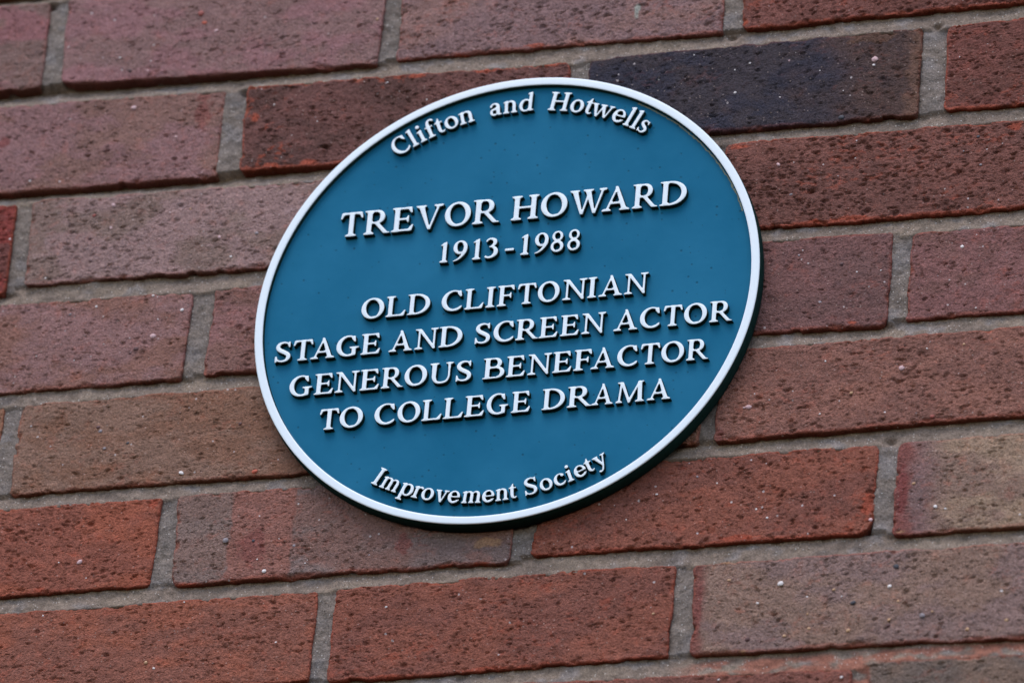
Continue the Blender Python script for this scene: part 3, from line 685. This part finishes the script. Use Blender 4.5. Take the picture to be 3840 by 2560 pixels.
def stem(xc, y0=0, y1=100, w=ST): return s_box(xc - w / 2, y0, xc + w / 2, y1)

def g_O(): return SUB(s_ell(48, 50, 48, 51.5), s_ell(48, 50, 27.5, 42, 9))
def g_C():
    ring = SUB(s_ell(50, 50, 50, 51.5), s_ell(53, 51, 32, 42, 6))
    cut = s_poly((58, 50), (76, 90), (140, 110), (140, -20), (92, 12), (78, 21))
    return U(SUB(ring, cut), s_poly((70, 96), (80, 99), (84, 68), (77, 67), (64, 84)), s_stroke([(62, 6, 12), (74, 11, 9), (84, 22, 5.5)]))
def g_G():
    ring = SUB(s_ell(50, 50, 50, 51.5), s_ell(54, 50.5, 33, 42, 5))
    cut = s_poly((58, 50), (74, 90), (140, 110), (140, -30), (100, -10), (90, 8), (80, 26))
    return U(SUB(ring, cut), s_poly((70, 96), (80, 99), (84, 69), (77, 68), (64, 85)), s_box(68, 4, 86, 44), s_poly((57, 45), (100, 45), (100, 39), (86, 35), (66, 35), (57, 39)), s_stroke([(60, 4, 11), (78, 8, 11)]))
def g_S(w=1.0):
    return U(s_stroke([(56, 80, 7), (50, 91, 8), (34, 95.5, 10), (17, 89, 14), (11, 74, 17), (20, 60, 18.5), (37, 49, 19), (53, 37, 18), (56, 22, 17), (47, 8.5, 12), (30, 4.5, 9.5), (14, 10, 8), (7, 22, 7)]),
             s_poly((51, 92), (56, 100), (61, 100), (61, 70), (55, 70)), s_poly((2, -1), (8, 0), (13, 12), (9, 31), (2, 31)), k=3)
def g_T():
    return U(stem(43), foot(43, 45), s_box(8, 91, 79, 100), s_poly((-1, 74), (6, 73), (13, 88), (24, 92), (22, 100), (4, 100)), s_poly((87, 74), (80, 73), (73, 88), (62, 92), (64, 100), (82, 100)))
def g_E():
    return U(stem(20.5), s_box(8, 91, 72, 100), s_box(20, 46.5, 62, 55.5), s_box(8, 0, 70, 9), s_poly((0, 0), (22, 0), (22, 10), (1, 6)), s_poly((0, 100), (22, 100), (22, 90), (1, 94)),
             s_poly((74, 100), (77, 75), (71, 75), (60, 91), (60, 100)), s_poly((56, 46), (60, 36), (65, 36), (65, 66), (60, 66), (56, 56)), s_poly((58, 0), (77, 0), (84, 27), (78, 27), (64, 10)))
def g_F():
    return U(stem(20.5), foot(21.5, 44), s_box(8, 91, 70, 100), s_box(20, 46.5, 60, 55.5), s_poly((0, 100), (22, 100), (22, 90), (1, 94)),
             s_poly((73, 100), (76, 75), (70, 75), (58, 91), (58, 100)), s_poly((54, 46), (58, 36), (63, 36), (63, 66), (58, 66), (54, 56)))
def g_L():
    return U(stem(20.5), head(21, 42), s_box(8, 0, 74, 9), s_poly((0, 0), (22, 0), (22, 10), (1, 6)), s_poly((60, 0), (80, 0), (88, 29), (82, 29), (66, 10)))
def g_I(): return U(stem(20.5), foot(20.5, 41), head(20.5, 41))
def g_H(): return U(stem(20.5), stem(81.5), foot(20.5, 41), foot(81.5, 41), head(20.5, 41), head(81.5, 41), s_box(22, 46.5, 80, 55.5))
def g_D():
    o = np.maximum(s_ell(40, 50, 58, 50.3), -(GX - 12)); i = np.maximum(s_ell(36, 50, 42, 41.5), -(GX - 30))
    return U(SUB(U(o, s_box(12, 0, 42, 100)), U(i, s_box(30, 9, 38, 91), k=.1)), s_poly((0, 0), (22, 0), (22, 10), (1, 6)), s_poly((0, 100), (22, 100), (22, 90), (1, 94)))
def bowl(y0, y1, xr, xc, hw=ST, hl=8.5):
    cy = (y0 + y1) / 2; ry = (y1 - y0) / 2
    o = U(np.maximum(s_ell(xc, cy, xr - xc, ry), -(GX - 14)), s_box(14, y0, xc, y1), k=.5)
    i = U(np.maximum(s_ell(xc - 2, cy, xr - hw - xc + 2, ry - hl), -(GX - 30)), s_box(30, y0 + hl, xc - 1, y1 - hl), k=.5)
    return SUB(o, i)
def g_R():
    return U(stem(20.5), foot(20.5, 41), s_poly((0, 100), (22, 100), (22, 90), (1, 94)), bowl(43, 100, 78, 50), s_poly((38, 47), (56, 47), (90, 7), (100, 5), (100, 0), (76, 0)), k=2.5)
def g_B():
    return U(stem(20.5), s_poly((0, 0), (22, 0), (22, 10), (1, 6)), s_poly((0, 100), (22, 100), (22, 90), (1, 94)), bowl(49, 100, 80, 52), bowl(0, 57, 93, 60), k=2)
def g_A(): return U(s_line(19, 3, 53, 96, 9.5, 8), s_line(84, 3, 51, 102, 20, 12), s_box(30, 28, 74, 37), foot(18, 36), foot(84, 40))
def g_V(): return U(s_line(53, -2, 20, 97, 10, 21), s_line(54, -2, 84, 97, 8, 9.5), head(20, 40), head(84, 38))
def g_W(): return U(s_line(47, -2, 19, 97, 10, 21), s_line(48, -2, 70, 84, 8, 9), s_line(92, -2, 66, 97, 10, 21), s_line(93, -2, 121, 97, 8, 9.5), head(19, 37), head(68, 40), head(121, 31), k=2)
def g_N(): return U(s_line(20, 0, 20, 96, 9.5), s_line(85, 4, 85, 98, 9.5), s_poly((12, 97), (30, 97), (92, 6), (90, -2), (82, -2)), foot(19, 38), head(85, 36), s_poly((0, 100), (28, 100), (28, 92), (12, 90), (1, 94)), k=2.5)
def g_M(): return U(s_line(15, 2, 22, 96, 9.5), s_poly((16, 100), (31, 100), (64, 6), (60, -2), (54, -2)), s_poly((54, -2), (61, -2), (104, 100), (96, 100), (52, 8)), s_line(104, 2, 100, 98, 19), foot(15, 30), foot(103, 41), s_poly((4, 100), (26, 100), (24, 92), (14, 91), (5, 94)), s_poly((96, 100), (119, 100), (118, 94), (106, 91), (96, 92)), k=2.5)
def g_U():
    return U(s_stroke([(21, 90, ST), (21, 50, ST), (22, 28, 18), (33, 9, 13), (54, 4, 10.5), (75, 10, 10), (85.5, 30, 9.5), (86, 60, 9.5), (86, 92, 9.5)]), stem(21, 60, 100), s_box(81, 70, 91, 100), head(21, 42), head(87, 36, k=6))
def g_1(): return U(stem(21, 0, 96, 17), foot(19, 38), s_poly((29.5, 101), (26, 101), (2, 86), (4, 80), (14, 84), (29.5, 84)))
def g_9(): return U(SUB(s_ell(28, 67, 28.5, 33.5), s_ell(28, 68, 12.5, 25, 6)), s_stroke([(49, 64, 15), (46, 45, 15), (34, 23, 11), (18, 8, 8), (3, 2, 5.5)]), k=1.5)
def g_3(): return U(s_stroke([(6, 83, 7), (14, 93, 9), (27, 94, 11), (39, 85, 16), (39, 70, 15), (29, 59, 10), (19, 55, 6)]), s_stroke([(22, 56, 6), (36, 52, 12), (45, 38, 17), (43, 20, 17), (30, 7, 12), (14, 4.5, 10), (6, 9, 11)]), k=1.5)
def g_8(): return SUB(SUB(U(s_ell(28, 76, 24, 25.5), s_ell(28, 27, 28, 28.5), k=3), s_ell(28, 77, 11.5, 17, 10)), s_ell(27, 26, 14, 18.5, 12))
def g_dash(): return s_box(0, 27, 40, 39)
XH = 68
ls = 17.0
def g_l(): return U(stem(18, 0, 102, ls), foot(17.5, 35), s_poly((26.5, 105), (23, 105), (1, 97), (2, 91), (12, 92), (26.5, 92)), k=2.5)
def g_i(): return U(stem(18, 0, XH - 2, ls), foot(17.5, 35), s_poly((26.5, XH + 2), (23, XH + 2), (1, XH - 6), (2, XH - 12), (12, XH - 11), (26.5, XH - 12)), s_ell(17, 91, 10, 10), k=2.5)
def g_f(): return U(s_stroke([(19, 40, ls), (19, 70, ls), (22, 88, 14), (32, 98, 10), (44, 96, 11), (47, 92, 12)]), stem(19, 0, 60, ls), foot(19.5, 38), s_box(0, 58, 40, 66), k=2.5)
def g_t(): return U(s_stroke([(18, 55, ls), (18, 22, ls), (22, 9, 13), (32, 5, 9), (40, 11, 6)]), s_poly((9.5, 50), (26.5, 50), (26.5, 88), (22, 88), (12, 70), (0, 64), (0, 59), (9.5, 59)), s_box(14, 58, 40, 66), k=2)
def g_o(): return SUB(s_ell(33, 34, 33, 36), s_ell(33, 34, 15.5, 27, 8))
def serl(xc, y=XH): return s_poly((xc + 8.5, y + 2), (xc + 4, y + 2), (xc - 17, y - 5), (xc - 16, y - 11), (xc - 6, y - 10), (xc + 8.5, y - 12))
def arch(x0, x1, top=XH + 1): return s_stroke([(x0 + 3, top - 16, 7), (x0 + 12, top - 7, 8.5), (x0 + 23, top - 4.5, 10.5), (x1 - 3, top - 12, 15), (x1, top - 26, ls), (x1, top - 40, ls)])
def g_n(): return U(stem(18, 0, XH - 2, ls), serl(18), stem(58, 0, 45, ls), arch(18, 58), foot(17.5, 35), foot(58.5, 35), k=2.5)
def g_m(): return U(stem(18, 0, XH - 2, ls), serl(18), stem(55, 0, 45, ls), arch(18, 55), stem(92, 0, 45, ls), arch(55, 92), foot(17, 33), foot(55, 32), foot(93, 33), k=2)
def g_r(): return U(stem(18, 0, XH - 2, ls), serl(18), s_stroke([(20, 50, 7), (28, 60, 9), (38, 64, 11), (46, 60, 13)]), foot(18.5, 37), k=2.5)
def g_a(): return U(s_stroke([(6, 52, 12), (11, 62, 10), (25, 65.5, 10), (37, 58, 15), (39.5, 44, ls), (39.5, 14, ls), (44, 5, 11), (54, 6, 6)]), SUB(s_ell(19, 20, 19.5, 20.5), s_ell(22, 20, 9, 11.5)), s_stroke([(16, 36, 8), (28, 41, 8), (36, 44, 8)]), k=2)
def g_d(): return U(SUB(s_ell(31, 33, 31, 35), s_ell(33, 33, 16, 26, -4)), s_box(46, 2, 63, 102), s_poly((63, 105), (59, 105), (38, 98), (39, 92), (49, 92), (63, 92)), s_poly((55, 0), (73, 4), (73, 9), (60, 13), (55, 13)), k=2)
def g_p(): return U(SUB(s_ell(44, 34, 31, 36), s_ell(42, 34, 14.5, 27, 4)), s_box(10, -27, 27, XH - 4), serl(18.5), s_poly((0, -30), (37, -30), (37, -24), (28, -20), (9, -20), (0, -24)), k=2)
def g_e(): return U(SUB(SUB(s_ell(32, 34, 32, 36), s_ell(33.5, 35, 16, 27, 5)), s_poly((33, 33), (80, 33), (80, 0), (60, 10), (50, 20))), s_box(14, 31, 62, 39), s_stroke([(36, 5, 13), (50, 9, 9), (60, 19, 5)]), k=1.5)
def g_c(): return U(SUB(SUB(s_ell(33, 34, 33, 36), s_ell(36, 35, 18, 27, 5)), s_poly((38, 34), (48, 56), (90, 66), (90, 0), (62, 6), (50, 18))), s_ell(48, 56, 9, 8.5), s_stroke([(38, 5, 13), (50, 9, 9), (59, 19, 5)]), k=2)
def g_s(): return U(s_stroke([(41, 54, 6), (35, 63, 7.5), (23, 65.5, 9), (12, 58, 13), (12, 47, 15), (24, 37, 16), (38, 28, 15), (41, 16, 14), (32, 5.5, 10), (20, 4.5, 8), (9, 10, 7), (5, 18, 6)]), s_poly((38, 60), (41, 68), (45, 68), (45, 46), (40, 46)), s_poly((1, -1), (6, 1), (10, 9), (7, 23), (1, 23)), k=2)
def g_v(): return U(s_line(33, -2, 15, 65, 9, 19), s_line(34, -2, 52, 65, 7, 9), head(15, 31, XH, 8), head(52, 27, XH, 5), k=2)
def g_w(): return U(s_line(34, -2, 15, 65, 9, 19), s_line(35, -2, 54, 60, 7, 9), s_line(72, -2, 52, 65, 9, 19), s_line(73, -2, 92, 65, 7, 9), head(15, 31, XH, 8), head(54, 33, XH, 8), head(92, 27, XH, 5), k=2)
def g_y(): return U(s_line(35, 2, 15, 65, 10, 19), s_stroke([(52, 62, 8), (42, 30, 8), (32, 0, 8), (24, -18, 8), (15, -25, 9), (9, -22, 12)]), head(15, 31, XH, 8), head(52, 27, XH, 5), k=2)

GL = dict(O=g_O, C=g_C, G=g_G, S=g_S, T=g_T, E=g_E, F=g_F, L=g_L, I=g_I, H=g_H, D=g_D, R=g_R, B=g_B, A=g_A, V=g_V, W=g_W, N=g_N, M=g_M, U=g_U,
          l=g_l, i=g_i, f=g_f, t=g_t, o=g_o, n=g_n, m=g_m, r=g_r, a=g_a, d=g_d, p=g_p, e=g_e, c=g_c, s=g_s, v=g_v, w=g_w, y=g_y)
GL.update({'1': g_1, '9': g_9, '3': g_3, '8': g_8, '-': g_dash})
EXT = dict(O=(0, 96), C=(0, 86), G=(0, 100), S=(1, 64), T=(0, 86), E=(0, 84), F=(0, 76), L=(0, 88), I=(0, 41), H=(0, 102), D=(0, 98), R=(0, 100), B=(0, 93), A=(0, 104), V=(0, 103), W=(0, 136), N=(0, 103), M=(0, 124), U=(0, 105),
           l=(0, 35), i=(0, 35), f=(0.5, 38.5), t=(10, 42), o=(0, 66), n=(0, 76), m=(0, 109), r=(0, 37), a=(0, 57), d=(0, 73), p=(0, 37), e=(0, 64), c=(0, 61), s=(1, 45), v=(0, 65), w=(0, 106), y=(0, 65))
EXT.update({'1': (0, 38), '9': (0, 56), '3': (3, 54), '8': (0, 56), '-': (0, 40)})

def contours(F, x0, y0, h):
    """marching squares on F<0; closed loops of (x,y)"""
    ny, nx = F.shape
    ins = F < 0
    seg = {}
    def ex(i, j):      # crossing on horizontal edge (i,j)-(i,j+1)
        a, b = F[i, j], F[i, j + 1]; return ('h', i, j), (x0 + (j + a / (a - b)) * h, y0 + i * h)
    def ey(i, j):
        a, b = F[i, j], F[i + 1, j]; return ('v', i, j), (x0 + j * h, y0 + (i + a / (a - b)) * h)
    P = {}
    code = ins[:-1, :-1] * 1 + ins[:-1, 1:] * 2 + ins[1:, 1:] * 4 + ins[1:, :-1] * 8
    for i, j in zip(*np.nonzero((code > 0) & (code < 15))):
        c = code[i, j]
        B, Rt, Tp, L = (lambda: ex(i, j)), (lambda: ey(i, j + 1)), (lambda: ex(i + 1, j)), (lambda: ey(i, j))
        pairs = {1: [(B, L)], 2: [(Rt, B)], 3: [(Rt, L)], 4: [(Tp, Rt)], 5: [(B, L), (Tp, Rt)], 6: [(Tp, B)], 7: [(Tp, L)], 8: [(L, Tp)], 9: [(B, Tp)],
                 10: [(Rt, B), (L, Tp)], 11: [(Rt, Tp)], 12: [(L, Rt)], 13: [(B, Rt)], 14: [(L, B)]}[int(c)]
        for a, b in pairs:
            ka, pa = a(); kb, pb = b(); P[ka] = pa; P[kb] = pb; seg[ka] = kb
    loops = []
    while seg:
        k0 = next(iter(seg)); k = k0; lp = []
        while k in seg:
            lp.append(P[k]); k = seg.pop(k)
        if len(lp) > 8: loops.append(np.array(lp))
    return loops

def resample(lp, step):
    q = np.vstack([lp, lp[:1]]); d = np.hypot(*(q[1:] - q[:-1]).T); s = np.r_[0, np.cumsum(d)]
    n = max(10, int(s[-1] / step)); t = np.linspace(0, s[-1], n, endpoint=False)
    return np.c_[np.interp(t, s, q[:, 0]), np.interp(t, s, q[:, 1])]

GM = {}
def glyph_mesh(ch, hgt):
    """unit: one hundredth of the cap height; z in the same unit for a 100-unit cap of hgt mm"""
    global GX, GY
    key = (ch, hgt)
    if key in GM: return GM[key]
    h = 1.0; x0, y0 = -8, -38
    GX, GY = np.meshgrid(np.arange(x0, 148, h), np.arange(y0, 114, h))
    F = GL[ch]()
    for _ in range(2):     # soften corners the way enamel does
        F = (F + np.roll(F, 1, 0) + np.roll(F, -1, 0) + np.roll(F, 1, 1) + np.roll(F, -1, 1)) / 5
    F = F + .55
    gy, gx = np.gradient(F, h)
    mm = 100.0 / hgt        # units per millimetre
    zt = 3.40 * mm
    verts, faces, mids = [], [], []
    e2 = []; tops = []
    for lp in contours(F, x0, y0, h):
        lp = resample(lp, 1.9)
        # relax twice
        for _ in range(1): lp = (lp * 2 + np.roll(lp, 1, 0) + np.roll(lp, -1, 0)) / 4
        ii = np.clip(((lp[:, 1] - y0) / h).astype(int), 0, F.shape[0] - 1); jj = np.clip(((lp[:, 0] - x0) / h).astype(int), 0, F.shape[1] - 1)
        g = np.c_[gx[ii, jj], gy[ii, jj]]; g = (g + np.roll(g, 1, 0) + np.roll(g, -1, 0))
        g /= np.maximum(np.hypot(g[:, 0], g[:, 1]), 1e-6)[:, None]
        n = len(lp); b = len(verts)
        rings = [(.28 * mm, 0.0), (.0, zt - .30 * mm), (-.01 * mm, zt - .16 * mm), (-.06 * mm, zt - .05 * mm), (-.18 * mm, zt)]
        for off, z in rings:
            q = lp + g * off
            verts += [(x, y, z) for x, y in q]
        for r in range(len(rings) - 1):
            for k in range(n):
                k2 = (k + 1) % n
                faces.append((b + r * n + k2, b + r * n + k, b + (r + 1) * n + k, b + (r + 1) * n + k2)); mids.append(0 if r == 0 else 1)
        t0 = len(tops); tops += [b + (len(rings) - 1) * n + k for k in range(n)]
        e2 += [(t0 + k, t0 + (k + 1) % n) for k in range(n)]
    co = [Vector(verts[i][:2]) for i in tops]
    vo, eo, fo, ov, oe, of = delaunay_2d_cdt(co, e2, [], 4, 1e-5)
    m = {}
    for k, src in enumerate(ov):
        if src: m[k] = tops[src[0]]
        else:
            m[k] = len(verts); verts.append((vo[k][0], vo[k][1], zt))
    for f in fo:
        c = sum((vo[k] for k in f), Vector((0, 0))) / len(f)
        i = min(max(int((c[1] - y0) / h), 0), F.shape[0] - 1); j = min(max(int((c[0] - x0) / h), 0), F.shape[1] - 1)
        if F[i, j] < 1.0:
            faces.append(tuple(m[k] for k in f)); mids.append(1)
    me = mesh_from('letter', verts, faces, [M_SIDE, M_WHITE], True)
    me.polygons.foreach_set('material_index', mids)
    import bmesh
    bm = bmesh.new(); bm.from_mesh(me); bmesh.ops.recalc_face_normals(bm, faces=bm.faces)
    bm.to_mesh(me); bm.free()
    try: me.set_sharp_from_angle(angle=math.radians(50))
    except Exception: pass
    GM[key] = me
    return me

# ------------------------------------------------------------------ plaque
plq = bpy.data.objects.new('plaque', None)
COL.objects.link(plq)
plq.location = (0, 0, HZ)
plq.rotation_euler = (math.pi / 2, -math.radians(1.0), 0)
plq['label'] = 'round teal metal plaque with raised white lettering and white rim, fixed to the brick wall'
plq['category'] = 'plaque'
FACE = 6.35; TOP = 9.757; R0 = 157.35; R1 = 152.29

def lathe(name, prof, mat, n=240):
    vs, fs = [], []
    m = len(prof); closed_c = prof[0][0] < 1e-6
    for r, z in prof:
        for k in range(n):
            a = 2 * math.pi * k / n
            vs.append((r / 1000 * math.cos(a), r / 1000 * math.sin(a), z / 1000))
    for i in range(m - 1):
        for k in range(n):
            k2 = (k + 1) % n
            fs.append((i * n + k, (i + 1) * n + k, (i + 1) * n + k2, i * n + k2))
    me = mesh_from(name, vs, fs, [mat])
    return link(name, me, plq)

# front disc (a fan of rings so that it stays flat shaded), enamelled teal
o = lathe('face', [(0.01, FACE), (40, FACE), (90, FACE), (130, FACE), (R1 - 1.4, FACE), (R1 - .8, FACE + .03), (R1 - .45, FACE + .30)], M_TEAL)
# casting behind: inner lip, outer edge and back, dark green
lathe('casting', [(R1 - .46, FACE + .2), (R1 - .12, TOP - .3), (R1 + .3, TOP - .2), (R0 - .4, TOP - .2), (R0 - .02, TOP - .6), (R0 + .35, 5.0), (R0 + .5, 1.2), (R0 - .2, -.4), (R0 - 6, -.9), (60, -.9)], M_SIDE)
lathe('rim', [(R1 - .10, TOP - .30), (R1 - .03, TOP - .14), (R1 + .15, TOP), (R1 + .9, TOP + .04), (R0 - .9, TOP + .04), (R0 - .25, TOP - .03), (R0, TOP - .32), (R0 - .03, TOP - .6)], M_WHITE)

nlet = 0
def place(ch, hgt, x, y, ang, sx):
    """x,y: where the glyph origin (left end of its baseline) goes, mm in the plaque's plane"""
    global nlet
    me = glyph_mesh(ch, hgt)
    o = bpy.data.objects.new('letter' if ch.isalpha() else ('numeral' if ch.isdigit() else 'dash'), me)
    o.parent = plq
    k = hgt / 100 / 1000
    o.scale = (k * sx, k, k)
    o.rotation_euler = (0, 0, ang)
    o.location = (x / 1000, y / 1000, (FACE - .05) / 1000)
    COL.objects.link(o); nlet += 1

for yb, hg, L in ROWS:
    for ch, xl, xr in L:
        a, b = EXT[ch]
        sx = (xr - xl) / ((b - a) * hg / 100)
        sx = min(max(sx, .88), 1.14)
        xc = (xl + xr) / 2 - (a + b) / 2 * hg / 100 * sx
        place(ch, hg, xc, yb, 0, sx)
for L, rad, hg, sgn in ((ARC_TOP, 133.4, 13.3, 1), (ARC_BOT, 143.0, 12.0, -1)):
    for ch, a0, a1 in L:
        a, b = EXT[ch]
        rr_ = rad + sgn * hg * (.34 if ch in 'oecsSCdaw' else .08)
        w = math.radians(a1 - a0) * rr_
        sx = 1.12 if ch in 'vy' else 1.0 if ch in 'liftrIpoec' else min(max(w / ((b - a) * hg / 100), .9), 1.2 if ch == 'w' else 1.12)
        am = math.radians((a0 + a1) / 2)
        # local frame at the middle of the letter
        up = (math.sin(am), math.cos(am)) if sgn > 0 else (-math.sin(am), math.cos(am))
        rt = (math.cos(am), -math.sin(am)) if sgn > 0 else (math.cos(am), math.sin(am))
        bx, by = (math.sin(am) * rad, math.cos(am) * rad) if sgn > 0 else (math.sin(am) * rad, -math.cos(am) * rad)
        d = (a + b) / 2 * hg / 100 * sx
        tw = math.radians(5.0 if am > .5 else 3.0) if (sgn > 0 and am > .38) else 0.0
        c_, s_ = math.cos(tw), math.sin(tw)
        rt = (rt[0] * c_ - rt[1] * s_, rt[0] * s_ + rt[1] * c_)
        place(ch, hg, bx - rt[0] * d, by - rt[1] * d, math.atan2(rt[1], rt[0]), sx)
print('letters', nlet)
